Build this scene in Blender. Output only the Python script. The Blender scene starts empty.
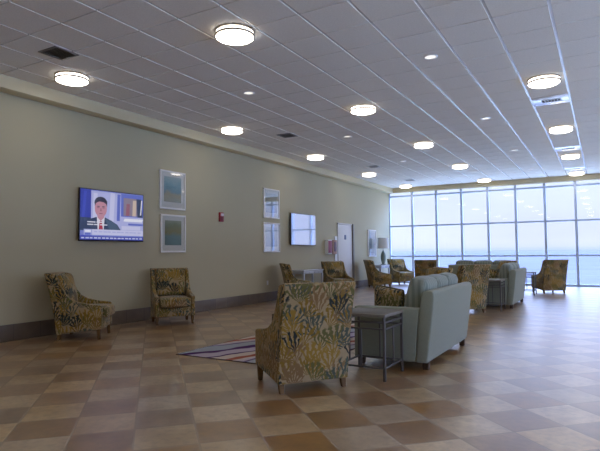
import bpy, bmesh, math, random
from mathutils import Vector, Matrix, noise
S = bpy.context.scene
COL = S.collection
R = math.radians
random.seed(7)

# ------------------------------------------------------------------ helpers
def srgb(r, g, b):
    def f(c):
        c /= 255.0
        return c / 12.92 if c <= 0.04045 else ((c + 0.055) / 1.055) ** 2.4
    return (f(r), f(g), f(b), 1.0)

class MB:
    """collects shapes into one mesh"""
    def __init__(self):
        self.bm = bmesh.new()
    def _add(self, tmp, mat=None, mi=0):
        if mat is not None:
            tmp.transform(mat)
        for f in tmp.faces:
            f.material_index = mi
        me = bpy.data.meshes.new('t')
        tmp.to_mesh(me); tmp.free()
        self.bm.from_mesh(me)
        bpy.data.meshes.remove(me)
    def box(self, x0, x1, y0, y1, z0, z1, bev=0.0, seg=2, mi=0, mat=None):
        t = bmesh.new()
        bmesh.ops.create_cube(t, size=1)
        for v in t.verts:
            v.co = Vector(((x0 + x1) / 2 + v.co.x * (x1 - x0), (y0 + y1) / 2 + v.co.y * (y1 - y0), (z0 + z1) / 2 + v.co.z * (z1 - z0)))
        if bev > 0:
            bmesh.ops.bevel(t, geom=t.edges[:], offset=bev, segments=seg, affect='EDGES', profile=0.5)
        self._add(t, mat, mi)
        return self
    def prism(self, pts, a0, a1, axis='x', bev=0.0, seg=2, mi=0, mat=None):
        """polygon pts extruded along axis (x: pts are (y,z); y: pts are (x,z); z: pts are (x,y))"""
        t = bmesh.new()
        def P(p, a):
            return {'x': (a, p[0], p[1]), 'y': (p[0], a, p[1]), 'z': (p[0], p[1], a)}[axis]
        lo = [t.verts.new(P(p, a0)) for p in pts]
        hi = [t.verts.new(P(p, a1)) for p in pts]
        t.faces.new(lo); t.faces.new(hi[::-1])
        n = len(pts)
        for i in range(n):
            t.faces.new((lo[i], hi[i], hi[(i + 1) % n], lo[(i + 1) % n]))
        bmesh.ops.recalc_face_normals(t, faces=t.faces)
        if bev > 0:
            es = [e for e in t.edges if len(e.link_faces) == 2 and e.calc_face_angle(0) > R(35)]
            bmesh.ops.bevel(t, geom=es, offset=bev, segments=seg, affect='EDGES', profile=0.5)
        self._add(t, mat, mi)
        return self
    def cushion(self, sx, sy, sz, rad, puff=(0, 0, 0), n=9, mat=None, mi=0):
        """soft box of half sizes sx,sy,sz, rounded by rad, faces puffed along each axis"""
        t = bmesh.new()
        bmesh.ops.create_cube(t, size=2)
        bmesh.ops.subdivide_edges(t, edges=t.edges[:], cuts=n, use_grid_fill=True)
        h = (sx, sy, sz)
        for v in t.verts:
            u = v.co.copy()
            p = Vector((u.x * sx, u.y * sy, u.z * sz))
            c = Vector([max(-(h[i] - rad), min(h[i] - rad, p[i])) for i in range(3)])
            d = p - c
            if d.length > 1e-6:
                d = d.normalized() * rad
            q = c + d
            for i in range(3):
                a, b = [u[j] for j in range(3) if j != i]
                q[i] += puff[i] * u[i] * (1 - a * a) * (1 - b * b)
            v.co = q
        for f in t.faces: f.smooth = True
        self._add(t, mat, mi)
        return self
    def lathe(self, prof, seg=32, mat=None, mi=0, smooth=True):
        """prof: list of (r,z)"""
        t = bmesh.new()
        rings = []
        for r, z in prof:
            if r < 1e-5:
                rings.append([t.verts.new((0, 0, z))])
            else:
                rings.append([t.verts.new((r * math.cos(2 * math.pi * k / seg), r * math.sin(2 * math.pi * k / seg), z)) for k in range(seg)])
        for A, B in zip(rings, rings[1:]):
            for k in range(seg):
                k2 = (k + 1) % seg
                if len(A) == 1 and len(B) == 1: continue
                if len(A) == 1: f = t.faces.new((A[0], B[k2], B[k]))
                elif len(B) == 1: f = t.faces.new((A[k], A[k2], B[0]))
                else: f = t.faces.new((A[k], A[k2], B[k2], B[k]))
                f.smooth = smooth
        bmesh.ops.recalc_face_normals(t, faces=t.faces)
        self._add(t, mat, mi)
        return self
    def taper(self, x, y, z0, z1, r0, r1, lean=(0, 0), bev=0.004, mi=0):
        """square tapered post, r0 half width at the bottom, r1 at the top"""
        t = bmesh.new()
        bmesh.ops.create_cube(t, size=2)
        for v in t.verts:
            k = (v.co.z + 1) / 2
            r = r0 + (r1 - r0) * k
            v.co = Vector((x + v.co.x * r + lean[0] * (1 - k), y + v.co.y * r + lean[1] * (1 - k), z0 + (z1 - z0) * k))
        bmesh.ops.bevel(t, geom=t.edges[:], offset=bev, segments=2, affect='EDGES')
        self._add(t, None, mi)
        return self
    def poly(self, pts, mi=0):
        vs = [self.bm.verts.new(p) for p in pts]
        f = self.bm.faces.new(vs); f.material_index = mi
        return self
    def build(self, name, mats, parent=None, uvoff=None, smooth_angle=40):
        bm = self.bm
        uv = bm.loops.layers.uv.new('UVMap')
        if uvoff is None: uvoff = (random.uniform(0, 5), random.uniform(0, 5))
        bm.normal_update()
        for f in bm.faces:
            n = f.normal
            ax = max(range(3), key=lambda i: abs(n[i]))
            for l in f.loops:
                c = l.vert.co
                l[uv].uv = {0: (c.y + uvoff[0], c.z + uvoff[1]), 1: (c.x + 1.7 + uvoff[0], c.z + uvoff[1]), 2: (c.x + uvoff[0], c.y + 3.1 + uvoff[1])}[ax]
        for f in bm.faces: f.smooth = True
        for e in bm.edges:
            if len(e.link_faces) == 2 and e.calc_face_angle(0) > R(smooth_angle): e.smooth = False
        me = bpy.data.meshes.new(name)
        bm.to_mesh(me); bm.free()
        o = bpy.data.objects.new(name, me)
        COL.objects.link(o)
        for m in (mats if isinstance(mats, (list, tuple)) else [mats]): me.materials.append(m)
        if parent: o.parent = parent
        return o

def tag(o, label=None, cat=None, group=None, kind=None):
    if label: o['label'] = label
    if cat: o['category'] = cat
    if group: o['group'] = group
    if kind: o['kind'] = kind
    return o
def empty(name, loc, rz=0.0, label=None, cat=None, group=None):
    o = bpy.data.objects.new(name, None); COL.objects.link(o)
    o.empty_display_size = 0.1
    o.location = loc; o.rotation_euler = (0, 0, rz)
    return tag(o, label, cat, group)
def kids(o): return [c for c in bpy.data.objects if c.parent == o]
def copy_tree(o, parent=None):
    c = o.copy(); COL.objects.link(c)
    if parent: c.parent = parent
    for ch in kids(o): copy_tree(ch, c)
    return c
def place(proto, first, loc, rz, label, group=None):
    o = proto if first else copy_tree(proto)
    o.location = loc; o.rotation_euler = (0, 0, rz); o['label'] = label
    if group: o['group'] = group
    return o

# ------------------------------------------------------------------ materials
class NT:
    def __init__(self, name):
        self.m = bpy.data.materials.new(name); self.m.use_nodes = True
        self.t = self.m.node_tree; self.n = self.t.nodes; self.l = self.t.links
        self.b = self.n['Principled BSDF']
    def node(self, typ, **kw):
        x = self.n.new(typ)
        for k, v in kw.items(): setattr(x, k, v)
        return x
    def set(self, sock, val):
        if isinstance(val, bpy.types.NodeSocket): self.l.new(val, sock)
        else: sock.default_value = val
    def math(self, op, a, b=0.0, c=0.0, clamp=False):
        x = self.node('ShaderNodeMath', operation=op); x.use_clamp = clamp
        for i, v in enumerate((a, b, c)): self.set(x.inputs[i], v)
        return x.outputs[0]
    def vmath(self, op, a, b=(0, 0, 0), scale=1.0):
        x = self.node('ShaderNodeVectorMath', operation=op)
        self.set(x.inputs[0], a); self.set(x.inputs[1], b)
        if op == 'SCALE': self.set(x.inputs['Scale'], scale)
        return x.outputs['Value'] if op in ('LENGTH', 'DOT_PRODUCT', 'DISTANCE') else x.outputs[0]
    def mix(self, f, a, b):
        x = self.node('ShaderNodeMix', data_type='RGBA')
        self.set(x.inputs[0], f); self.set(x.inputs[6], a); self.set(x.inputs[7], b)
        return x.outputs[2]
    def ramp(self, f, stops, interp='LINEAR'):
        x = self.node('ShaderNodeValToRGB'); cr = x.color_ramp; cr.interpolation = interp
        while len(cr.elements) < len(stops): cr.elements.new(0.5)
        for e, (p, c) in zip(cr.elements, stops): e.position = p; e.color = c
        self.set(x.inputs[0], f)
        return x.outputs[0]
    def noise(self, vec, scale=5, detail=3, rough=0.5, out='Fac'):
        x = self.node('ShaderNodeTexNoise'); self.set(x.inputs['Vector'], vec)
        x.inputs['Scale'].default_value = scale; x.inputs['Detail'].default_value = detail; x.inputs['Roughness'].default_value = rough
        return x.outputs[out]
    def map(self, v, a, b, c=0.0, d=1.0, smooth=False):
        x = self.node('ShaderNodeMapRange'); x.interpolation_type = 'SMOOTHSTEP' if smooth else 'LINEAR'
        self.set(x.inputs[0], v)
        for i, k in enumerate((a, b, c, d)): self.set(x.inputs[1 + i], k)
        return x.outputs[0]
    def coord(self, which='Object'):
        return self.node('ShaderNodeTexCoord').outputs[which]
    def bump(self, h, strength=0.2, dist=0.01):
        x = self.node('ShaderNodeBump'); self.set(x.inputs['Height'], h)
        x.inputs['Strength'].default_value = strength; x.inputs['Distance'].default_value = dist
        self.l.new(x.outputs[0], self.b.inputs['Normal'])
    def p(self, **kw):
        names = dict(color='Base Color', rough='Roughness', metal='Metallic', spec='Specular IOR Level', coat='Coat Weight', coatr='Coat Roughness', emis='Emission Color', es='Emission Strength', ior='IOR', sheen='Sheen Weight', alpha='Alpha')
        for k, v in kw.items(): self.set(self.b.inputs[names[k]], v)
        return self

def plain(name, col, rough=0.5, metal=0.0, var=0.06, scale=8, **kw):
    m = NT(name)
    n = m.noise(m.coord('Object'), scale, 4)
    c = m.mix(n, tuple(x * (1 - var) for x in col[:3]) + (1,), tuple(min(1, x * (1 + var)) for x in col[:3]) + (1,))
    m.p(color=c, rough=rough, metal=metal, **kw)
    return m.m
def emit(name, col, st):
    m = NT(name); m.p(color=(0.02, 0.02, 0.02, 1), emis=col, es=st, rough=0.3)
    return m.m

WALLC = srgb(183, 174, 144)
BEAMC = srgb(208, 194, 158)
def wall_paint(name, col):
    m = NT(name)
    n = m.noise(m.coord('Object'), 1.3, 3); f = m.noise(m.coord('Object'), 180, 2)
    m.p(color=m.mix(n, tuple(x * 0.97 for x in col[:3]) + (1,), tuple(x * 1.03 for x in col[:3]) + (1,)), rough=0.62, spec=0.3)
    m.bump(f, 0.06, 0.002)
    return m.m
M_wall = wall_paint('wall_paint', WALLC)
M_beam = wall_paint('beam_paint', BEAMC)

def floor_tiles():
    m = NT('terracotta_floor_tile')
    TS = 0.43525
    pos = m.coord('Object')
    sub = m.vmath('SUBTRACT', pos, (-0.241, 0.053, 0))
    rot = m.node('ShaderNodeVectorRotate', rotation_type='Z_AXIS'); m.set(rot.inputs['Vector'], sub); rot.inputs['Angle'].default_value = -R(45.69)
    uv = m.vmath('SCALE', rot.outputs[0], scale=1 / TS)
    fl = m.vmath('FLOOR', uv); fr = m.vmath('FRACTION', uv)
    s = m.node('ShaderNodeSeparateXYZ'); m.l.new(fl, s.inputs[0])
    par = m.math('FLOORED_MODULO', m.math('ADD', s.outputs[0], s.outputs[1]), 2.0)
    key = m.vmath('ADD', m.node_xy(s.outputs[0], s.outputs[1]), (0.37, 0.61, 0))
    wn = m.node('ShaderNodeTexWhiteNoise', noise_dimensions='3D'); m.l.new(key, wn.inputs['Vector'])
    rnd = wn.outputs['Value']
    off = m.vmath('ADD', pos, m.vmath('SCALE', wn.outputs['Color'], scale=40))
    cloud = m.noise(off, 4.2, 5, 0.6); fine = m.noise(off, 17, 4, 0.6)
    light = m.mix(m.map(cloud, 0.3, 0.7), srgb(160, 126, 84), srgb(194, 164, 120))
    dark = m.mix(m.map(cloud, 0.3, 0.7), srgb(122, 84, 44), srgb(160, 116, 66))
    base = m.mix(par, light, dark)
    hsv = m.node('ShaderNodeHueSaturation'); m.l.new(base, hsv.inputs['Color'])
    m.l.new(m.map(rnd, 0, 1, 0.84, 1.14), hsv.inputs['Value']); m.l.new(m.map(wn.outputs['Color'], 0, 1, 0.85, 1.15), hsv.inputs['Saturation'])
    col = m.mix(m.map(fine, 0.45, 0.75), hsv.outputs[0], m.mix(0.45, hsv.outputs[0], srgb(92, 62, 38)))
    f = m.node('ShaderNodeSeparateXYZ'); m.l.new(fr, f.inputs[0])
    ex = m.math('MINIMUM', f.outputs[0], m.math('SUBTRACT', 1.0, f.outputs[0]))
    ey = m.math('MINIMUM', f.outputs[1], m.math('SUBTRACT', 1.0, f.outputs[1]))
    e = m.math('MINIMUM', ex, ey)
    g = m.map(e, 0.011, 0.02, 0, 1, True)
    m.p(color=m.mix(g, srgb(150, 128, 104), col), rough=m.map(g, 0, 1, 0.7, FLOOR_ROUGH), spec=FLOOR_SPEC, coat=1.0, coatr=0.3)
    m.b.inputs['Coat IOR'].default_value = 1.68
    h = m.math('ADD', m.map(e, 0.004, 0.03, 0, 1, True), m.math('MULTIPLY', m.noise(off, 6, 3), 0.35))
    m.bump(h, 0.22, 0.006)
    return m.m
def node_xy(self, a, b):
    c = self.node('ShaderNodeCombineXYZ'); self.set(c.inputs[0], a); self.set(c.inputs[1], b)
    return c.outputs[0]
NT.node_xy = node_xy
def pane_ior(self, n):
    g = self.node('ShaderNodeNewGeometry')      # both faces of a thin pane reflect alike
    return self.map(g.outputs['Backfacing'], 0, 1, n, 1 / n)
NT.pane_ior = pane_ior
FLOOR_ROUGH = 0.34
FLOOR_SPEC = 0.8
M_floor = floor_tiles()

def baseboard_tile():
    m = NT('slate_base_tile')
    pos = m.coord('Object'); s = m.node('ShaderNodeSeparateXYZ'); m.l.new(pos, s.inputs[0])
    along = m.math('ADD', s.outputs[0], s.outputs[1])
    q = m.math('DIVIDE', along, 0.435)
    wn = m.node('ShaderNodeTexWhiteNoise', noise_dimensions='1D'); m.l.new(m.math('FLOOR', q), wn.inputs['W'])
    fr = m.math('FRACT', q); e = m.math('MINIMUM', fr, m.math('SUBTRACT', 1.0, fr))
    n = m.noise(pos, 6, 4)
    c = m.mix(n, srgb(88, 74, 58), srgb(122, 104, 82))
    c = m.mix(m.math('MULTIPLY', wn.outputs[0], 0.5), c, srgb(76, 64, 50))
    m.p(color=m.mix(m.map(e, 0.006, 0.014), srgb(70, 62, 54), c), rough=0.4)
    return m.m
M_base = baseboard_tile()

def ceiling_tile():
    m = NT('mineral_ceiling_tile')
    pos = m.coord('Object')
    f = m.noise(pos, 60, 4, 0.7)
    c = m.mix(m.map(f, 0.35, 0.7), srgb(226, 220, 212), srgb(238, 232, 224))
    m.p(color=c, rough=0.85, spec=0.25); m.bump(f, 0.15, 0.003)
    return m.m
M_ceil = ceiling_tile()
M_tbar = plain('white_ceiling_grid', srgb(220, 219, 216), 0.27, 0.25, var=0.01, spec=0.9)
M_panel = plain('white_vent_enamel', srgb(250, 248, 246), 0.25, 0.4, var=0.01, spec=0.9)

def coral_fabric(name, ground=None):
    m = NT(name)
    uv = m.coord('UV')
    wob = m.vmath('SUBTRACT', m.noise(uv, 7, 2, 0.5, 'Color'), (0.5, 0.5, 0.5))
    uvw = m.vmath('ADD', uv, m.vmath('SCALE', wob, scale=0.05))
    col = m.mix(m.noise(uv, 9, 3), srgb(148, 128, 94), srgb(174, 152, 114))
    layers = [(4.6, (0, 0, 0), 0.0), (3.9, (3.3, 1.7, 0), 1.3), (4.9, (7.1, 4.9, 0), 2.1)]
    for sc, off, ph in layers:
        v = m.node('ShaderNodeTexVoronoi', voronoi_dimensions='2D', feature='F1')
        v.inputs['Scale'].default_value = sc; v.inputs['Randomness'].default_value = 0.75
        u2 = m.vmath('ADD', uvw, off); m.l.new(u2, v.inputs['Vector'])
        d = m.vmath('SUBTRACT', u2, v.outputs['Position'])
        s = m.node('ShaderNodeSeparateXYZ'); m.l.new(d, s.inputs[0])
        cc = m.node('ShaderNodeSeparateColor'); m.l.new(v.outputs['Color'], cc.inputs[0])
        # a fan of fronds: shift the root below the cell centre, then count angle sectors
        yy = m.math('ADD', s.outputs[1], 0.10)
        tilt = m.map(cc.outputs[1], 0, 1, -0.7, 0.7)
        r = m.math('SQRT', m.math('ADD', m.math('POWER', s.outputs[0], 2), m.math('POWER', yy, 2)))
        a = m.math('SUBTRACT', m.math('ARCTAN2', s.outputs[0], yy), tilt)
        n1 = m.noise(m.vmath('ADD', uv, off), 22, 2)
        wv = m.math('SINE', m.math('ADD', m.math('MULTIPLY', a, 17.0), m.math('MULTIPLY', n1, 8.0)))
        fr = m.map(wv, -0.15, 0.25, 0, 1, True)
        fan = m.map(m.math('ABSOLUTE', a), 0.95, 1.15, 1, 0, True)
        far = m.map(r, 0.185, 0.215, 1, 0, True)
        mask = m.math('MULTIPLY', m.math('MULTIPLY', fr, fan), far)
        hue = m.ramp(cc.outputs[0], [(0, srgb(130, 102, 34)), (0.27, srgb(76, 84, 70)), (0.42, srgb(146, 116, 44)), (0.62, srgb(128, 100, 62)), (0.72, srgb(44, 50, 44)), (0.83, srgb(98, 94, 48))], 'CONSTANT')
        col = m.mix(mask, col, hue)
    weave = m.noise(uv, 420, 2)
    m.p(color=col, rough=0.88, spec=0.2, sheen=0.15); m.bump(weave, 0.25, 0.002)
    return m.m
M_coral = coral_fabric('coral_print_fabric')

def sofa_fabric(name, a, b, stripe=0.0):
    m = NT(name)
    uv = m.coord('UV')
    c = m.mix(m.noise(uv, 30, 5, 0.7), a, b)
    if stripe:
        s = m.node('ShaderNodeSeparateXYZ'); m.l.new(uv, s.inputs[0])
        w = m.math('SINE', m.math('MULTIPLY', s.outputs[0], 90))
        c = m.mix(m.math('MULTIPLY', m.map(w, -0.2, 0.4, 0, 1, True), stripe), c, srgb(88, 98, 92))
    m.p(color=c, rough=0.9, spec=0.2, sheen=0.2); m.bump(m.noise(uv, 500, 2), 0.3, 0.002)
    return m.m
M_sofa = sofa_fabric('sage_sofa_fabric', srgb(128, 132, 114), srgb(144, 148, 130))
M_sofac = sofa_fabric('striped_sofa_fabric', srgb(134, 140, 126), srgb(150, 156, 142), 0.45)

def wood(name, a, b, rough=0.45):
    m = NT(name)
    pos = m.coord('Object')
    st = m.vmath('MULTIPLY', pos, (1.0, 8.0, 1.0))
    n = m.noise(st, 9, 5, 0.6)
    m.p(color=m.mix(m.map(n, 0.3, 0.7), a, b), rough=rough); m.bump(n, 0.08, 0.002)
    return m.m
M_leg = wood('honey_wood', srgb(84, 58, 20), srgb(112, 80, 32), .7)
M_darkleg = wood('dark_wood', srgb(60, 44, 30), srgb(84, 62, 42))
M_ttop = wood('weathered_grey_wood', srgb(104, 98, 86), srgb(128, 120, 106), 0.55)
M_tmetal = plain('bronze_grey_metal', srgb(92, 88, 84), 0.45, 0.4)
M_darkmetal = plain('black_metal', srgb(34, 34, 38), 0.4, 0.3)
M_nickel = plain('brushed_nickel', srgb(186, 176, 164), 0.3, 0.9)
M_white = plain('white_lacquer', srgb(222, 222, 222), 0.35, var=0.02)
M_whitemet = plain('white_metal', srgb(214, 214, 214), 0.4, var=0.02)
M_vent = plain('dark_duct', srgb(84, 80, 74), 0.6)
M_slat = plain('grey_vent_slat', srgb(120, 116, 112), 0.5)
M_bezel = plain('black_plastic', srgb(20, 20, 24), 0.3)
M_frame = plain('silver_white_frame', srgb(232, 230, 226), 0.3, 0.0)
M_mull = plain('hazed_window_frame', srgb(196, 210, 234), 0.4, 0.2)  # pale blue puts the glare haze of the bright glass into the colour
M_red = plain('red_plastic', srgb(150, 18, 28), 0.4)
M_door = plain('white_door_paint', srgb(216, 214, 210), 0.4, var=0.02)
M_diff = emit('lamp_glass', (1.0, 0.91, 0.80, 1), 7.5)
M_band = emit('lamp_band_glass', (1.0, 0.93, 0.84, 1), 4.0)
M_down = emit('downlight_lens', (1.0, 0.95, 0.90, 1), 0.6)

# ------------------------------------------------------------------ room
XW, XR, Y0, YW, H = -7.81, 5.2, -6.0, 21.1, 3.953
XE = XW + 11 * 1.0007      # where the glass of the far wall ends
RY0, RY1 = -5.5, 16.5       # unseen glazed stretch of the right wall, added for daylight
ST = 'structure'
tag(MB().box(XW - .2, XR + .2, Y0 - .2, YW + .2, -.2, 0).build('floor', M_floor), kind=ST)
tag(MB().box(XW - .2, XW, Y0 - .2, YW + .1, 0, 4.3).build('wall_left', M_wall), kind=ST)
tag(MB().box(XR, XR + .2, Y0 - .2, RY0, 0, 4.3).box(XR, XR + .2, RY1, YW + .1, 0, 4.3).box(XR, XR + .2, RY0, RY1, 3.765, 4.3).build('wall_right', M_wall), kind=ST)
tag(MB().box(XE, XR, YW - .1, YW + .1, 0, 4.3).build('wall_far', M_wall), kind=ST)
tag(MB().box(XW, XR, Y0 - .2, Y0, 0, 4.3).build('wall_back', M_wall), kind=ST)
# ceiling: white grid with tiles hanging a little below it
T = 0.61
bm = MB()
bm.box(XW, XR, Y0, YW, H + .011, H + .2, mi=1)
gx0 = -0.415 - 12 * T; gy0 = 6.774 - 21 * T
recess = {(10, 26), (10, 34), (10, 41), (2, 25), (2, 34), (2, 40), (2, 16)}
for i in range(0, 25):
    for j in range(0, 45):
        x0 = gx0 + i * T; y0 = gy0 + j * T
        xa, xb, ya, yb = x0 + .0165, x0 + T - .0165, y0 + .0085, y0 + T - .0085
        xa = max(xa, XW + .26); yb = min(yb, YW - .25); xb = min(xb, XR)
        if xb - xa < .02 or yb - ya < .02: continue
        t = bmesh.new()
        z0, z1 = H, H + .012
        lo = [t.verts.new(c) for c in ((xa + .002, ya + .001, z0), (xb - .002, ya + .001, z0), (xb - .002, yb - .001, z0), (xa + .002, yb - .001, z0))]
        hi = [t.verts.new(c) for c in ((xa, ya, z1), (xb, ya, z1), (xb, yb, z1), (xa, yb, z1))]
        t.faces.new(lo[::-1])
        for k in range(4): t.faces.new((lo[k], lo[(k + 1) % 4], hi[(k + 1) % 4], hi[k]))
        bmesh.ops.recalc_face_normals(t, faces=t.faces)
        bm._add(t)
tag(bm.build('ceiling', [M_ceil, M_tbar], smooth_angle=15), kind=ST)
# dropped beams along the wall and the glass
tag(MB().box(XW, -7.56, Y0, YW - .25, 3.765, H + .015, .006).build('trim_1', M_beam), kind=ST)
tag(MB().box(XW, XR, YW - .25, YW + .1, 3.765, H + .015, .006).build('trim_2', M_beam), kind=ST)
tag(MB().box(XW, XW + .018, Y0, 15.98, 0, .253, .004).box(XW, XW + .018, 17.34, YW - .1, 0, .253, .004).build('baseboard_left', M_base), kind=ST)
tag(MB().box(XW + .02, XR, Y0, Y0 + .018, 0, .253, .004).build('baseboard_back', M_base), kind=ST)
tag(MB().box(XR - .018, XR, RY1, YW - .12, 0, .253, .004).build('baseboard_right', M_base), kind=ST)

# window wall
def glass_mat():
    m = NT('window_glass')
    n, l = m.n, m.l
    tr = n.new('ShaderNodeBsdfTransparent'); tr.inputs[0].default_value = (0.97, 0.985, 1.0, 1)
    gl = n.new('ShaderNodeBsdfGlossy'); gl.inputs['Roughness'].default_value = 0.02
    fr = n.new('ShaderNodeFresnel'); l.new(m.pane_ior(1.5), fr.inputs[0])
    mx = n.new('ShaderNodeMixShader')
    l.new(m.math('MULTIPLY', fr.outputs[0], 0.5), mx.inputs[0]); l.new(tr.outputs[0], mx.inputs[1]); l.new(gl.outputs[0], mx.inputs[2])
    l.new(mx.outputs[0], n['Material Output'].inputs[0])
    return m.m
M_glass = glass_mat()
ZL, ZU, ZH, ZT = 1.107, 2.361, 3.617, 3.765
def glazing(n, cx, cy, rz, bw):
    e = empty('window_%d' % n, (cx, cy, 0), rz); e['kind'] = ST
    h = bw / 2
    fm = MB()
    fm.box(-h, -h + .042, -.07, .07, 0, ZT, .003).box(h - .042, h, -.07, .07, 0, ZT, .003)
    fm.box(-h + .036, h - .036, -.06, .06, 0, .075, .003)
    for z in (ZL, ZU, ZH): fm.box(-h + .036, h - .036, -.06, .06, z - .034, z + .034, .003)
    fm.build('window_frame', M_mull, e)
    for z0, z1 in ((.075, ZL - .034), (ZL + .034, ZU - .034), (ZU + .034, ZH - .034), (ZH + .034, ZT)):
        MB().box(-h + .036, h - .036, -.001, .001, z0, z1).build('window_pane', M_glass, e)
bw = 1.0007
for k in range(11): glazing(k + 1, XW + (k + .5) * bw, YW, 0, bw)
for k in range(11): glazing(k + 12, XR + .08, RY0 + (k + 1) * (RY1 - RY0) / 11 - 1.0, R(90), 2.0)  # unseen side windows, added to let in more daylight

# sea
def sea_mat():
    m = NT('sea_water')
    pos = m.coord('Object')
    st = m.vmath('MULTIPLY', pos, (0.35, 1.0, 1.0))
    w1 = m.noise(st, 0.10, 6, 0.62); w2 = m.noise(st, 0.02, 4, 0.55)
    c = m.mix(m.map(w1, 0.35, 0.7), srgb(96, 84, 82), srgb(116, 102, 98))
    c = m.mix(m.map(w2, 0.3, 0.7, 0, 0.5), c, srgb(104, 92, 90))
    c = m.mix(m.map(w1, 0.66, 0.74), c, srgb(126, 122, 120))
    m.p(color=c, rough=0.8, spec=0.05); m.bump(w1, 0.4, 0.5)
    return m.m
t = MB(); t.poly([(-9000, YW + 18, -6.5), (9000, YW + 18, -6.5), (9000, 9000, -6.5), (-9000, 9000, -6.5)]); t.poly([(XR + 18, -9000, -6.5), (9000, -9000, -6.5), (9000, YW + 18, -6.5), (XR + 18, YW + 18, -6.5)])
sea = t.build('sea', sea_mat()); tag(sea, kind=ST)

# unseen pale deck outside, added to bounce daylight up to the ceiling
tag(MB().box(XR + .2, XR + 14, -30, YW + 9, -.9, -.6).box(XW - 6, XR + .2, YW + .2, YW + 9, -.9, -.6).build('added_bounce_deck', plain('warm_bounce_concrete', srgb(250, 226, 184), .9, var=.04)), kind=ST)
# door
dY0, dY1, dH = 16.02, 17.10, 2.25
d = empty('door_1', (XW, (dY0 + dY1) / 2, 0)); d['kind'] = ST
hw = (dY1 - dY0) / 2
MB().box(.002, .045, -hw, hw, .01, dH, .004).build('door_leaf', M_door, d)
MB().box(.0, .05, -hw - .05, -hw - .004, 0, dH + .05, .004).box(.0, .05, -hw - .05, hw + .11, dH + .005, dH + .05, .004).build('door_frame', M_door, d)
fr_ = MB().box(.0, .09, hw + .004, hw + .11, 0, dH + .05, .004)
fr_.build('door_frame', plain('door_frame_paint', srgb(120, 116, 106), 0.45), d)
lv = MB().lathe([(0, 0), (.028, 0), (.028, .012), (0, .012)], 20, Matrix.Translation((.045, -hw + .08, 1.0)) @ Matrix.Rotation(R(90), 4, 'Y'))
lv.box(.07, .09, -hw + .07, -hw + .20, .99, 1.012, .004).box(.05, .09, -hw + .072, -hw + .092, .99, 1.012, .003)
lv.build('door_handle', M_nickel, d)
sg = MB().box(.046, .052, -.09, .05, 1.74, 1.90, .002)
sg.build('door_sign', plain('grey_blue_sign', srgb(70, 84, 120), 0.4), d)

# ------------------------------------------------------------------ ceiling fittings
def make_ceiling_light():
    t = empty('ceiling_light', (0, 0, 0)); t['category'] = 'ceiling light'
    MB().lathe([(.0, 0), (.233, 0), (.238, -.004), (.238, -.018), (.229, -.022), (.229, -.018), (.0, -.018)], 48).build('ceiling_plate', M_nickel, t)
    MB().lathe([(.222, -.0185), (.226, -.026), (.226, -.044), (.222, -.050)], 48).build('glass_band', M_band, t)
    MB().lathe([(.220, -.049), (.238, -.049), (.242, -.051), (.242, -.073), (.238, -.076), (.220, -.073), (.220, -.049)], 48).build('metal_ring', M_nickel, t)
    MB().lathe([(.225, -.0735), (.218, -.080), (.19, -.091), (.14, -.101), (.085, -.107), (.04, -.110), (0, -.111)], 48).build('glass_bowl', M_diff, t)
    return t
proto = make_ceiling_light()
cols = [(-6.76, 'wall-side row'), (-3.74, 'middle row'), (-0.71, 'right-hand row by the slot vents')]
rows = [(4.94, 'nearest'), (8.82, 'second from the front'), (12.56, 'third from the front'), (16.36, 'fourth from the front'), (20.12, 'farthest, next to the windows')]
LAB = {(0, 0): 'round glass ceiling light above the dark square vent near the left beam', (1, 0): 'large round glass ceiling light nearest the camera, top centre of the picture',
       (0, 1): 'round glass ceiling light above the paired pictures, second along the left beam', (1, 1): 'round glass ceiling light in the middle row, second from the front',
       (2, 1): 'round glass ceiling light just in front of the nearest white slot vent', (0, 2): 'round glass ceiling light by the left beam, third along, above the dark television',
       (1, 2): 'round glass ceiling light in the middle row, third from the front', (2, 2): 'round glass ceiling light between the first and second slot vents',
       (0, 3): 'round glass ceiling light by the left beam, fourth along, above the wall box', (1, 3): 'round glass ceiling light in the middle row, fourth from the front',
       (2, 3): 'round glass ceiling light between the second and third slot vents', (0, 4): 'round glass ceiling light in the far corner where beam meets window wall',
       (1, 4): 'round glass ceiling light of the middle row nearest the windows', (2, 4): 'round glass ceiling light beyond the third slot vent, nearest the windows'}
first = True
for i, (x, _) in enumerate(cols):
    for j, (y, _) in enumerate(rows):
        if (i, j) not in LAB: continue
        place(proto, first, (x, y, H), 0, LAB[(i, j)], 'round glass ceiling lights'); first = False

for x, y in ((2.3, 1.1), (2.3, 4.94), (2.3, 8.82), (2.3, 12.56), (2.3, 16.36), (2.3, 20.0), (-.71, 4.94), (-.71, 1.1), (-3.74, 1.1), (-6.76, 1.1), (-6.76, -2.7), (-3.74, -2.7), (-.71, -2.7), (2.3, -2.7)):  # unseen rest of the light grid, added to brighten the room
    place(proto, False, (x, y, H), 0, 'round glass ceiling light of the same grid, outside the picture', 'ceiling lights outside the picture')

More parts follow.
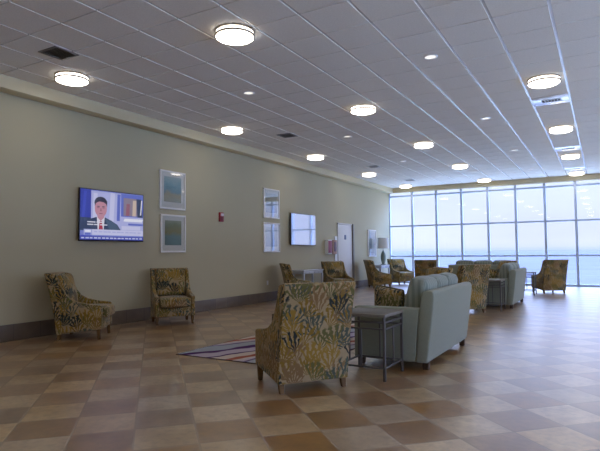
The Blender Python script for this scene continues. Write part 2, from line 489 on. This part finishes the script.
def make_downlight():
    t = empty('recessed_downlight', (0, 0, 0)); t['category'] = 'downlight'
    MB().lathe([(.075, -.001), (.098, -.001), (.1, -.004), (.097, -.007), (.078, -.009), (.074, -.004)], 32).build('trim_ring', M_white, t)
    MB().lathe([(0, -.006), (.075, -.006)], 32).build('lens', M_down, t)
    return t
proto = make_downlight()
DL = {(0, 0): 'small white downlight nearest the camera on the left, beyond the biggest ceiling light', (1, 0): 'small white downlight at the top of the picture, nearest on the right',
      (0, 1): 'small white downlight below left of the second middle-row ceiling light', (1, 1): 'small white downlight second in the right-hand line of downlights',
      (0, 2): 'small white downlight third in the left-hand line, before the far lights', (1, 2): 'small white downlight third in the right-hand line, beside the far glass lights',
      (0, 3): 'small white downlight farthest in the left-hand line, close to the window beam', (1, 3): 'small white downlight farthest in the right-hand line, close to the window beam'}
first = True
for i, x in enumerate((-5.0, -1.955)):
    for j, y in enumerate((6.98, 10.84, 14.70, 18.45)):
        place(proto, first, (x, y, H), 0, DL[(i, j)], 'small recessed downlights'); first = False

def make_return(far):
    t = empty('ceiling_vent', (0, 0, 0)); t['category'] = 'ceiling vent'
    fm = MB(); a, b = .145, .18
    for (x0, x1, y0, y1) in ((-b, b, -b, -a), (-b, b, a, b), (-b, -a, -a, a), (a, b, -a, a)): fm.box(x0, x1, y0, y1, -.012, 0, .003)
    fm.build('vent_frame', M_slat if not far else M_whitemet, t)
    MB().box(-a, a, -a, a, -.003, 0).build('vent_backing', M_vent, t)
    sl = MB()
    for k in range(9):
        y = -a + .018 + k * (2 * a - .036) / 8
        sl.box(-a, a, -.011, .011, -.0012, .0012, mat=Matrix.Translation((0, y, -.009)) @ Matrix.Rotation(R(35), 4, 'X'))
    sl.build('vent_louvres', M_slat if not far else M_whitemet, t)
    return t
p0 = make_return(False)
place(p0, True, (-6.12, 4.27, H), 0, 'dark square louvred vent in ceiling beside the nearest left light', 'square louvred ceiling vents')
place(p0, False, (-6.1, 10.0, H), 0, 'dark square louvred vent in ceiling above the second pair of pictures', 'square louvred ceiling vents')
p1 = make_return(True)
place(p1, True, (-6.1, 15.13, H), 0, 'pale square vent next to the fourth light of the left beam row', 'square louvred ceiling vents')
place(p1, False, (-6.12, 18.75, H), 0, 'pale square vent nearest the far corner of the ceiling', 'square louvred ceiling vents')
def make_slot():
    t = empty('slot_vent', (0, 0, 0)); t['category'] = 'ceiling vent'
    MB().box(-.29, .29, -.29, .29, -.006, 0, .002).build('vent_panel', M_panel, t)
    MB().box(-.15, .17, -.075, .075, -.0075, -.006).build('vent_backing', M_vent, t)
    sl = MB()
    for k in range(7):
        x = -.14 + k * .05
        sl.box(x - .004, x + .004, -.075, .075, -.014, -.0075)
    sl.box(-.15, .17, -.083, -.073, -.013, -.006).box(-.15, .17, .073, .083, -.013, -.006)
    sl.build('vent_louvres', M_whitemet, t)
    return t
p0 = make_slot()
for k, (y, lab) in enumerate(((10.15, 'white slot vent panel nearest the camera at upper right'), (15.25, 'white slot vent panel second from the front on the right'), (19.2, 'white slot vent panel farthest away, before the windows'))):
    place(p0, k == 0, (-.72, y, H), 0, lab, 'white slot vents')

# ------------------------------------------------------------------ things on the left wall
def tv_screen_on():
    cols = [srgb(118, 128, 205), srgb(44, 58, 170), srgb(178, 182, 232), srgb(204, 206, 242), srgb(44, 60, 96), srgb(46, 46, 70), srgb(196, 140, 158), srgb(226, 224, 238),
            srgb(176, 38, 70), srgb(140, 128, 148), srgb(210, 190, 176), srgb(236, 238, 252), srgb(60, 74, 190), srgb(70, 92, 120), srgb(92, 108, 200), srgb(150, 96, 116)]
    mats = [emit('screen_light_%s' % n, c, .45) for n, c in zip(('sky', 'navy', 'pale', 'lilac', 'suit', 'hair', 'skin', 'shirt', 'tie', 'brown', 'cream', 'white', 'royal', 'teal', 'blue', 'shade'), cols)]
    return mats
def make_tv(y0, y1, z0, z1, on, label):
    t = empty('television', (XW, (y0 + y1) / 2, (z0 + z1) / 2), 0, label, 'television')
    h, v = (y1 - y0) / 2, (z1 - z0) / 2
    MB().box(.0, .052, -.22, .22, -.2, .2, .004).build('wall_bracket', M_darkmetal, t)
    MB().box(.052, .088, -h, h, -v, v, .006).build('casing', M_bezel, t)
    b = .014
    if not on:
        m = NT('dark_screen_glass'); m.p(color=(.62, .65, .7, 1), metal=0.85, rough=.05)
        MB().box(.088, .0895, -h + b, h - b, -v + b * 1.4, v - b).build('screen', m.m, t)
        return t
    mats = tv_screen_on()
    s = MB(); W, Ht = 2 * (h - b), 2 * v - b * 2.6
    lay = [0]
    def P(u, w, d): return (.0885 + d * .00012, -h + b + u * W, v - b - w * Ht)
    def rect(u0, v0, u1, v1, mi, sk=0.0):
        lay[0] += 1; d = lay[0]
        s.poly([P(u0, v1, d), P(u1, v1, d), P(u1 + sk, v0, d), P(u0 + sk, v0, d)], mi)
    def blob(cu, cv, ru, rv, mi, n=22, a0=0, a1=2 * math.pi, sq=1.0):
        lay[0] += 1; d = lay[0]
        pts = []
        for k in range(n):
            a = a0 + (a1 - a0) * k / n
            pts.append(P(cu + ru * math.copysign(abs(math.cos(a)) ** sq, math.cos(a)), cv + rv * math.copysign(abs(math.sin(a)) ** sq, math.sin(a)), d))
        s.poly(pts[::-1], mi)
    def shape(pts, mi):
        lay[0] += 1; d = lay[0]
        s.poly([P(u, w, d) for u, w in pts], mi)
    rect(0, 0, 1, 1, 0)
    rect(0, 0, .155, .8, 1); rect(.02, .04, .06, .62, 12, .03); rect(.0, .56, .155, .82, 4)
    rect(.155, .02, .62, .8, 2); rect(.18, .06, .24, .56, 3, .01); rect(.43, .03, .50, .62, 3, .02); rect(.55, .04, .6, .6, 14, .01)
    rect(.62, .02, 1, .5, 14); rect(.66, .1, .93, .48, 9); rect(.70, .22, .76, .48, 15, .01); rect(.81, .14, .87, .48, 10, .01); rect(.9, .1, .99, .5, 4, -.02); rect(.945, .12, .965, .45, 7, .02)
    rect(.62, .5, 1, .8, 2); rect(.66, .54, .98, .6, 11, .02); rect(.74, .64, 1, .68, 14); rect(.63, .7, .95, .78, 3)
    # presenter: shoulders, neck, collar, tie, head, hair
    shape([(.03, .8), (.07, .66), (.15, .58), (.24, .54), (.36, .54), (.46, .60), (.56, .68), (.62, .8)], 4)
    shape([(.36, .56), (.46, .61), (.56, .69), (.60, .8), (.44, .8)], 13)
    shape([(.24, .53), (.36, .53), (.345, .8), (.255, .8)], 7)
    shape([(.285, .62), (.315, .62), (.335, .8), (.268, .8)], 8)
    shape([(.245, .42), (.355, .42), (.35, .55), (.30, .62), (.25, .55)], 6)
    blob(.30, .25, .098, .125, 5)
    blob(.30, .36, .092, .175, 6, sq=.9)
    shape([(.209, .33), (.205, .22), (.25, .15), (.35, .14), (.397, .21), (.393, .33), (.38, .27), (.34, .235), (.27, .225), (.225, .265)], 5)
    for du in (-.038, .038): blob(.30 + du, .35, .02, .012, 15)
    for du in (-.038, .038): blob(.30 + du, .325, .024, .008, 5)
    shape([(.294, .36), (.306, .36), (.312, .42), (.288, .42)], 15); blob(.30, .468, .03, .01, 15)
    # lower third and ticker
    for k, (u0, u1, w) in enumerate(((.10, .22, .635), (.235, .33, .635), (.10, .19, .685), (.2, .26, .685), (.29, .4, .685))): rect(u0, w, u1, w + .022, 7)
    rect(.17, .79, 1, .905, 3); rect(.05, .79, .165, .93, 2); rect(.065, .81, .15, .85, 11); rect(.065, .865, .15, .905, 14)
    for k in range(11): rect(.2 + k * .07, .825, .2 + k * .07 + .045 + .01 * (k % 3), .85, 2)
    rect(0, .93, 1, 1, 1); rect(0, .91, .165, .93, 12)
    for k in range(16): rect(.015 + k * .061, .95, .015 + k * .061 + .04 + .008 * (k % 2), .978, 3)
    s.build('screen', mats, t)
    return t
make_tv(5.82, 7.26, 1.535, 2.45, True, 'wall television switched on, showing a news presenter in dark suit and red tie')
make_tv(12.82, 14.30, 1.515, 2.45, False, 'switched-off wall television with the windows mirrored in its dark screen')

def art(name, stops, seed):
    m = NT(name)
    pos = m.vmath('ADD', m.coord('Object'), (seed, seed * .7, 0))
    s = m.node('ShaderNodeSeparateXYZ'); m.l.new(m.coord('Object'), s.inputs[0])
    n = m.noise(pos, 4.5, 5, .6)
    z = m.math('ADD', m.map(s.outputs[2], -.32, .32, 0, 1), m.math('MULTIPLY', m.math('SUBTRACT', n, .5), .55))
    m.p(color=m.ramp(z, stops), rough=.5)
    return m.m
def picture(y0, y1, z0, z1, mat, label, mb=.075, group='framed pictures in pairs', ior=1.55):
    t = empty('framed_picture', (XW, (y0 + y1) / 2, (z0 + z1) / 2), 0, label, 'picture', group)
    h, v = (y1 - y0) / 2, (z1 - z0) / 2; w = .036
    fm = MB()
    fm.box(0, .04, -h, h, -v, -v + w, .004).box(0, .04, -h, h, v - w, v, .004).box(0, .04, -h, -h + w, -v + w, v - w, .004).box(0, .04, h - w, h, -v + w, v - w, .004)
    fm.build('frame', M_frame, t)
    MB().box(.004, .02, -h + w, h - w, -v + w, v - w).build('mat_board', plain('mat_board', srgb(206, 206, 198), .8, var=.02), t)
    mh, mv = h - w - mb * 1.15, v - w - mb * 1.15
    MB().box(.02, .0215, -mh, mh, -mv + .03, mv).build('print', mat, t)
    g = NT('picture_glass')
    tr = g.n.new('ShaderNodeBsdfTransparent'); gl = g.n.new('ShaderNodeBsdfGlossy'); gl.inputs['Roughness'].default_value = .03
    f = g.n.new('ShaderNodeFresnel'); g.l.new(g.pane_ior(ior), f.inputs[0]); mx = g.n.new('ShaderNodeMixShader')
    g.l.new(f.outputs[0], mx.inputs[0]); g.l.new(tr.outputs[0], mx.inputs[1]); g.l.new(gl.outputs[0], mx.inputs[2]); g.l.new(mx.outputs[0], g.n['Material Output'].inputs[0])
    MB().box(.028, .030, -h + w, h - w, -v + w, v - w).build('glass', g.m, t)
    return t
A1 = art('teal_seascape', [(0, srgb(120, 130, 110)), (.35, srgb(150, 140, 104)), (.5, srgb(92, 132, 132)), (.7, srgb(110, 150, 156)), (1, srgb(160, 176, 170))], 2.1)
A2 = art('olive_shore', [(0, srgb(86, 118, 120)), (.38, srgb(104, 134, 130)), (.55, srgb(130, 126, 84)), (.75, srgb(120, 132, 100)), (1, srgb(150, 160, 140))], 6.4)
A3 = art('blue_abstract', [(0, srgb(96, 116, 140)), (.4, srgb(120, 142, 160)), (.6, srgb(150, 160, 160)), (1, srgb(176, 184, 186))], 9.3)
A4 = art('grey_botanical', [(0, srgb(170, 174, 172)), (.4, srgb(120, 134, 140)), (.6, srgb(160, 168, 166)), (1, srgb(190, 194, 190))], 13.7)
picture(7.75, 8.50, 2.225, 3.03, A1, 'upper framed teal seascape right of the lit television')
picture(7.78, 8.51, 1.325, 2.115, A2, 'lower framed olive and blue shore print right of the lit television')
picture(11.52, 12.30, 2.235, 3.04, A3, 'upper white-framed picture left of the dark television', ior=2.6)
picture(11.51, 12.31, 1.315, 2.115, A3, 'lower white-framed picture left of the dark television', ior=2.6)
picture(18.62, 19.44, 1.12, 2.16, A4, 'single framed picture hanging behind the table lamp near the window', .06, None)

t = empty('fire_alarm', (XW, 9.735, 2.155), 0, 'small red fire alarm with white strobe, alone on the wall', 'fire alarm')
MB().box(0, .045, -.075, .075, -.11, .11, .01).build('alarm_body', M_red, t)
MB().box(.045, .07, -.05, .05, .02, .085, .01).build('strobe_lens', plain('clear_strobe', srgb(226, 214, 218), .15), t)
sp = MB()
for k in range(5): sp.box(.045, .048, -.045, .045, -.085 + k * .018, -.077 + k * .018)
sp.build('sounder_grille', plain('dark_red', srgb(80, 8, 14), .5), t)

t = empty('wall_box', (XW, 15.36, 1.48), 0, 'small wall box with red and brown front and white side, left of the white door', 'wall box')
MB().box(0, .13, -.30, .34, -.24, .23, .008).build('box_body', M_white, t)
MB().box(.13, .136, -.29, -.03, -.2, .2, .003).build('red_panel', plain('maroon_panel', srgb(136, 20, 52), .5), t)['label'] = 'dark red panel'
MB().box(.13, .138, -.02, .33, -.235, .225, .003).build('brown_panel', plain('orange_brown_panel', srgb(150, 102, 66), .5), t)['label'] = 'orange brown panel'
MB().box(.138, .141, .12, .28, -.15, .16, .001).build('dark_panel', plain('dark_red_brown', srgb(84, 44, 48), .5), t)
t = empty('notice_board', (XW, 15.86, 1.42), 0, 'plain white notice panel on the wall between wall box and door', 'notice')
MB().box(0, .03, -.10, .09, -.42, .42, .003).build('panel', M_white, t)
tag(t)

t = empty('wall_outlet', (XW, 11.72, .5), 0, 'small pale wall outlet low under the second pair of pictures', 'outlet')
MB().box(0, .007, -.036, .036, -.058, .058, .003).build('cover_plate', M_white, t)
so = MB()
for z in (-.024, .024): so.box(.007, .009, -.016, .016, z - .014, z + .014, .002)
so.build('socket', M_whitemet, t)

# ------------------------------------------------------------------ armchairs
def make_armchair():
    t = empty('armchair', (0, 0, 0)); t['category'] = 'armchair'
    back = [(-.325, .085), (-.35, .30), (-.405, .60), (-.465, .85), (-.512, 1.0), (-.50, 1.018), (-.44, 1.018), (-.405, 1.0), (-.375, .90), (-.315, .62), (-.255, .35), (-.225, .10)]
    MB().prism(back, -.362, .362, 'x', .012, 3).build('backrest', M_coral, t)
    side = [(-.245, .10), (-.265, .35), (-.33, .62), (-.39, .90), (-.42, 1.0), (-.40, 1.010), (-.345, .995), (-.305, .91), (-.265, .81), (-.21, .71), (-.135, .63), (-.04, .58), (.08, .55), (.20, .53), (.315, .518), (.335, .50), (.335, .155)]
    for s in (-1, 1):
        MB().prism(side, s * .288, s * .362, 'x', .016, 3).build('side_wing', M_coral, t)
    M = Matrix.Translation((0, -.275, .745)) @ Matrix.Rotation(R(13), 4, 'X')
    MB().cushion(.282, .058, .252, .045, (0, .03, 0), mat=M).build('back_cushion', M_coral, t)
    MB().box(-.286, .286, -.21, .322, .15, .312, .012, 3).build('seat_base', M_coral, t)
    MB().cushion(.282, .305, .088, .05, (.0, .012, .022), mat=Matrix.Translation((0, .10, .400))).build('seat_cushion', M_coral, t)
    for x in (-.32, .32):
        MB().taper(x, .285, 0, .16, .020, .028, (0, .008)).build('leg', M_leg, t)
        MB().taper(x, -.275, 0, .13, .020, .028, (0, -.028)).build('leg', M_leg, t)
    return t
arm = make_armchair()
G = 'coral print armchairs'
def face(dx, dy): return math.atan2(dy, dx) - math.pi / 2
AC = [(-2.65, 4.556, R(53.5), 'large foreground coral print armchair with its back to the camera'),
      (-7.145, 5.515, R(-52.5), 'coral print armchair at far left under the lit television, turned to the right'),
      (-7.082, 7.395, R(-127.2), 'coral print armchair under the first pair of pictures, facing the camera'),
      (-7.1, 12.2, R(-52.5), 'coral print armchair in side view left of the console under the dark television'),
      (-7.02, 14.45, R(-127), 'coral print armchair facing the room in front of the white door'),
      (-7.08, 17.95, R(-52.5), 'coral print armchair in side view left of the lamp table'),
      (-6.98, 20.1, R(-127), 'coral print armchair in the window corner right of the table lamp'),
      (-2.78, 8.75, R(126), 'coral print armchair whose back rises behind the near sofa'),
      (-2.65, 11.44, R(53.5), 'coral print armchair beside the end table of the far sofa, back to the camera'),
      (-2.72, 15.7, R(126), 'coral print armchair hidden beyond the far end of the far sofa'),
      (-5.3, 17.75, R(15), 'coral print armchair by the windows, seen behind the near sofa cushions'),
      (-1.50, 17.74, R(36), 'coral print armchair on the right by the windows, back to the camera')]
for k, (x, y, a, lab) in enumerate(AC): place(arm, k == 0, (x, y, 0), a, lab, G)

# ------------------------------------------------------------------ sofas
def make_sofa(hl=.94):
    t = empty('sofa', (0, 0, 0)); t['category'] = 'sofa'
    LH = .085
    prof = [(-.40, LH), (-.45, .45), (-.49, .80), (-.487, .845), (-.46, .868), (-.40, .868), (-.365, .85), (-.345, .80), (-.30, .45), (-.27, LH)]
    MB().prism(prof, -hl, hl, 'x', .018, 3).build('back_frame', M_sofa, t)
    for s in (-1, 1):
        arm_ = [(-.265, LH), (-.298, .45), (-.325, .668), (.44, .668), (.455, .655), (.455, LH)]
        MB().prism(arm_, s * (hl - .17), s * hl, 'x', .018, 3).build('arm', M_sofa, t)
    MB().box(-hl + .172, hl - .172, -.265, .44, LH, .30, .015, 3).build('seat_base', M_sofa, t)
    w = (hl - .172) / 3
    for k in (-1, 0, 1):
        MB().cushion(w - .004, .36, .085, .05, (0, .0, .02), mat=Matrix.Translation((k * 2 * w, .095, .395))).build('seat_cushion', M_sofa, t)
        M = Matrix.Translation((k * 2 * w, -.205, .722)) @ Matrix.Rotation(R(13), 4, 'X')
        MB().cushion(w - .004, .10, .275, .06, (0.0, .045, .012), mat=M).build('back_cushion', M_sofac, t)
    for x in (-hl + .1, hl - .1):
        for y in (-.36, .40):
            MB().taper(x, y, 0, LH + .004, .03, .036).build('leg', M_darkleg, t)
    return t
sofa = make_sofa()
SF = [(-2.085, 6.555, R(90), 'near sage green sofa with back and arm turned to the camera, beside the foreground armchair'),
      (-2.19, 13.44, R(90), 'second sage green sofa farther back, end-on beside a small side table'),
      (-3.32, 17.6, 0.0, 'farthest sage green sofa facing the windows, only its back top showing')]
for k, (x, y, a, lab) in enumerate(SF): place(sofa, k == 0, (x, y, 0), a, lab, 'sage green sofas')
bpy.data.objects['sofa.002'].scale = (1.12, 1, 1)

def make_pillow():
    bmx = MB().cushion(.195, .055, .178, .04, (-.012, .06, -.012), n=11)
    t = empty('throw_pillow', (0, 0, 0)); t['category'] = 'pillow'
    bmx.build('pillow_cover', M_coral, t)
    MB().cushion(.199, .009, .182, .008, n=4).build('piping', plain('olive_piping', srgb(96, 86, 44), .8), t)
    return t
pw = make_pillow()
def put_pillow(first, loc, rot, lab):
    o = pw if first else copy_tree(pw)
    o.location = loc; o.rotation_euler = rot; o['label'] = lab; o['group'] = 'coral print throw pillows'
put_pillow(True, (-2.245, 6.0, .70), (R(12), R(8), R(-10)), 'coral print throw pillow leaning in the near corner of the near sofa')
put_pillow(False, (-2.35, 12.88, .70), (R(12), R(8), R(-10)), 'coral print throw pillow in the near corner of the farther end-on sofa')

# ------------------------------------------------------------------ tables
def make_end_table(w, d, h):
    t = empty('end_table', (0, 0, 0)); t['category'] = 'side table'
    a, b = w / 2, d / 2
    MB().box(-a, a, -b, b, h - .032, h, .004).build('tabletop', M_ttop, t)
    MB().box(-a + .05, a - .05, -b + .05, b - .05, h, h + .002, .001).build('inlay', plain('slate_inlay', srgb(96, 92, 86), .5), t)
    r = .013
    for x in (-a + .02, a - .02):
        for y in (-b + .02, b - .02): MB().box(x - r, x + r, y - r, y + r, 0, h - .032, .003).build('leg', M_tmetal, t)
    for z in (h - .085, h - .15):
        for y in (-b + .02, b - .02): MB().box(-a + .033, a - .033, y - .008, y + .008, z - .008, z + .008, .002).build('rail', M_tmetal, t)
        for x in (-a + .02, a - .02): MB().box(x - .008, x + .008, -b + .033, b - .033, z - .008, z + .008, .002).build('rail', M_tmetal, t)
    for y in (-b + .02, b - .02): MB().box(-a + .033, a - .033, y - .008, y + .008, .12, .138, .002).build('stretcher', M_tmetal, t)
    for x in (-a + .02, a - .02): MB().box(x - .008, x + .008, -b + .033, b - .033, .12, .138, .002).build('stretcher', M_tmetal, t)
    for y in (-b + .02, b - .02): MB().box(-.008, .008, y - .0075, y + .0075, .138, h - .158, .002).build('spindle', M_tmetal, t)
    for x in (-a + .02, a - .02): MB().box(x - .0075, x + .0075, -.008, .008, .138, h - .158, .002).build('spindle', M_tmetal, t)
    return t
et = make_end_table(.54, .56, .665)
ET = [(-2.18, 5.25, 0, 'square metal-legged side table between the foreground armchair and near sofa'),
      (-2.19, 12.15, 0, 'square metal-legged side table at the near end of the farther end-on sofa'),
      (-2.02, 16.74, 0, 'metal side table by the windows between farthest sofa and right-hand armchair')]
for k, (x, y, a, lab) in enumerate(ET): place(et, k == 0, (x, y, 0), a, lab, 'metal-legged side tables')

t = empty('coffee_table', (-3.62, 6.72, 0), 0, 'low black-legged coffee table on the rug, mostly hidden behind the foreground armchair', 'coffee table')
MB().box(-.39, .39, -.6, .6, .415, .45, .004).build('tabletop', M_ttop, t)
fm = MB()
for y in (-.585, .585): fm.box(-.39, .39, y - .012, y + .012, .385, .414, .002)
for x in (-.375, .375): fm.box(x - .012, x + .012, -.57, .57, .385, .414, .002)
fm.build('apron', M_darkmetal, t)
for x in (-.37, .37):
    for y in (-.58, .58): MB().box(x - .02, x + .02, y - .02, y + .02, .0095, .385, .003).build('leg', M_darkmetal, t)

def make_console(name, w, d, h, loc, lab, cat, mid):
    t = empty(name, loc, 0, lab, cat)
    a, b = d / 2, w / 2
    MB().box(-a, a, -b, b, h - .035, h, .004).build('tabletop', M_ctop, t)
    MB().box(-a + .02, a - .02, -b + .02, b - .02, h - .12, h - .035, .003).build('apron', M_cleg, t)
    for x in (-a + .035, a - .035):
        for y in (-b + .035, b - .035): MB().box(x - .025, x + .025, y - .025, y + .025, 0, h - .12, .004).build('leg', M_cleg, t)
    if mid:
        MB().box(-a + .06, a - .06, -b + .06, b - .06, .14, .165, .003).build('lower_shelf', M_ctop, t)
        for s in (-1, 1):
            dr = MB().box(a - .02, a - .008, s * w * .24 - w * .2, s * w * .24 + w * .2, h - .112, h - .045, .003).build('drawer', M_cleg, t)
            MB().lathe([(0, .022), (.011, .018), (.006, .008), (.006, 0)], 14, Matrix.Translation((a - .008, s * w * .24, h - .078)) @ Matrix.Rotation(R(90), 4, 'Y')).build('knob', M_nickel, dr)
    return t
M_ctop = plain('pale_glossy_top', srgb(196, 198, 200), .16, var=.02, spec=.7)
M_cleg = plain('grey_painted_wood', srgb(178, 182, 188), .35)
make_console('console_table', 1.2, .40, .80, (-7.57, 13.53, 0), 'pale console table under the dark television between two armchairs', 'console table', True)
make_console('lamp_table', .92, .45, .80, (-7.5, 19.12, 0), 'pale small table holding the tall lamp, between two armchairs near the window', 'side table', True)

t = empty('table_lamp', (-7.45, 19.33, .80), 0, 'tall table lamp with drum shade and grey-green base by the window', 'lamp')
MB().lathe([(0, 0), (.095, 0), (.10, .012), (.09, .025), (.05, .032), (.05, .05), (.075, .12), (.098, .24), (.10, .33), (.085, .42), (.05, .50), (.03, .53), (.02, .56), (0, .56)], 32).build('base', plain('grey_green_ceramic', srgb(112, 128, 122), .25), t)
MB().lathe([(.012, .56), (.012, .72), (0, .72)], 12).build('stem', M_nickel, t)
lm = NT('linen_shade'); lm.p(color=srgb(222, 222, 220), rough=.9)
MB().lathe([(.22, .63), (.205, 1.05), (.202, 1.05), (.217, .63), (.22, .63)], 40).build('shade', lm.m, t)

# ------------------------------------------------------------------ rug
def rug_mat():
    m = NT('swirl_rug_pile')
    pos = m.coord('Object')
    s = m.node('ShaderNodeSeparateXYZ'); m.l.new(pos, s.inputs[0])
    n = m.noise(pos, 1.3, 2, .5)
    v = m.math('ADD', m.math('SUBTRACT', m.math('MULTIPLY', s.outputs[0], .95), m.math('MULTIPLY', s.outputs[1], .42)), m.math('MULTIPLY', n, .55))
    f = m.math('FRACT', m.math('MULTIPLY', v, .83))
    PUR, LIL, CRM, BLU, RED = srgb(84, 52, 104), srgb(186, 174, 188), srgb(204, 190, 176), srgb(164, 170, 180), srgb(160, 92, 74)
    c = m.ramp(f, [(0, BLU), (.17, BLU), (.19, PUR), (.25, PUR), (.27, LIL), (.42, LIL), (.44, PUR), (.48, PUR), (.5, CRM), (.66, CRM), (.68, RED), (.78, RED), (.8, CRM), (.9, LIL), (.94, PUR), (.98, BLU)])
    m.p(color=c, rough=.95, spec=.1); m.bump(m.noise(pos, 260, 2), .4, .004)
    return m.m
t = empty('area_rug', (-3.86, 6.9, 0), 0, 'rug with purple, lilac and rust swirls on the tiles, left of the foreground armchair', 'rug')
MB().box(-.93, .93, -1.81, 1.81, .0005, .009, .003).build('rug_pile', rug_mat(), t)
bd = MB()
for (x0, x1, y0, y1) in ((-.945, .945, -1.825, -1.805), (-.945, .945, 1.805, 1.825), (-.945, -.925, -1.805, 1.805), (.925, .945, -1.805, 1.805)): bd.box(x0, x1, y0, y1, .0005, .0085, .003)
bd.build('binding', plain('dark_rug_binding', srgb(70, 56, 52), .9), t)

# ------------------------------------------------------------------ sky, light, camera
w = bpy.data.worlds.new('sky'); S.world = w; w.use_nodes = True
nt = w.node_tree; bg = nt.nodes['Background']
tc = nt.nodes.new('ShaderNodeTexCoord'); sx = nt.nodes.new('ShaderNodeSeparateXYZ'); nt.links.new(tc.outputs['Generated'], sx.inputs[0])
rp = nt.nodes.new('ShaderNodeValToRGB'); cr = rp.color_ramp
SKY = [(0.0, srgb(150, 178, 226)), (0.5, srgb(176, 196, 236)), (0.505, srgb(204, 211, 244)), (0.56, srgb(202, 212, 250)), (0.75, srgb(146, 180, 250)), (1.0, srgb(104, 152, 244))]
while len(cr.elements) < len(SKY): cr.elements.new(.5)
for e, (pz, c) in zip(cr.elements, SKY): e.position = pz; e.color = c
mr = nt.nodes.new('ShaderNodeMapRange'); nt.links.new(sx.outputs[2], mr.inputs[0])
mr.inputs[1].default_value = -1; mr.inputs[2].default_value = 1
nt.links.new(mr.outputs[0], rp.inputs[0])
nz = nt.nodes.new('ShaderNodeTexNoise'); nz.inputs['Scale'].default_value = 3.0; nz.inputs['Detail'].default_value = 5
mp = nt.nodes.new('ShaderNodeMapping'); mp.inputs['Scale'].default_value = (1, 1, 5); nt.links.new(tc.outputs['Generated'], mp.inputs[0]); nt.links.new(mp.outputs[0], nz.inputs['Vector'])
mx = nt.nodes.new('ShaderNodeMix'); mx.data_type = 'RGBA'; mx.blend_type = 'MULTIPLY'; mx.inputs[0].default_value = 1
m2 = nt.nodes.new('ShaderNodeMapRange'); nt.links.new(nz.outputs[0], m2.inputs[0]); m2.inputs[1].default_value = .3; m2.inputs[2].default_value = .7; m2.inputs[3].default_value = .93; m2.inputs[4].default_value = 1.06
nt.links.new(rp.outputs[0], mx.inputs[6]); nt.links.new(m2.outputs[0], mx.inputs[7]); nt.links.new(mx.outputs[2], bg.inputs[0])
ms = nt.nodes.new('ShaderNodeMapRange'); nt.links.new(sx.outputs[2], ms.inputs[0])
ms.inputs[1].default_value = .14; ms.inputs[2].default_value = .7; ms.inputs[3].default_value = 0.92; ms.inputs[4].default_value = 12.0
nt.links.new(ms.outputs[0], bg.inputs[1])

# sampling guide for the daylight that comes in through the glass
for nm, w_, lc, rt in (('window_daylight', XE - XW, ((XW + XE) / 2, YW + .12, 1.88), (R(-90), 0, 0)), ('side_window_daylight', RY1 - RY0, (XR + .25, (RY0 + RY1) / 2, 1.88), (R(-90), 0, R(-90)))):
    L = bpy.data.lights.new(nm, 'AREA'); L.shape = 'RECTANGLE'; L.size = w_; L.size_y = 3.7
    L.cycles.is_portal = True
    lo = bpy.data.objects.new(nm, L); COL.objects.link(lo)
    lo.location = lc; lo.rotation_euler = rt

cam = bpy.data.cameras.new('camera'); cam.sensor_width = 36; cam.sensor_fit = 'HORIZONTAL'
cam.lens = 522.88 / 600 * 36; cam.clip_start = .05; cam.clip_end = 20000
co = bpy.data.objects.new('camera', cam); COL.objects.link(co)
r_ = Vector((0.86505594, 0.50158326, -0.00961507)); u_ = Vector((0.03454183, -0.04043028, 0.99858513)); f_ = Vector((-0.50048484, 0.86416412, 0.05230006))
m4 = Matrix(((r_.x, u_.x, -f_.x, 0), (r_.y, u_.y, -f_.y, 0), (r_.z, u_.z, -f_.z, 1.29138), (0, 0, 0, 1)))
co.matrix_world = m4
S.camera = co
S.view_settings.view_transform = 'Standard'; S.view_settings.look = 'None'; S.view_settings.gamma = 1.0
S.view_settings.use_curve_mapping = False
S.view_settings.exposure = 0.68
S.cycles.use_denoising = True
S.cycles.max_bounces = 10; S.cycles.diffuse_bounces = 6; S.cycles.transparent_max_bounces = 12
S.cycles.sample_clamp_indirect = 6.0; S.cycles.caustics_reflective = False
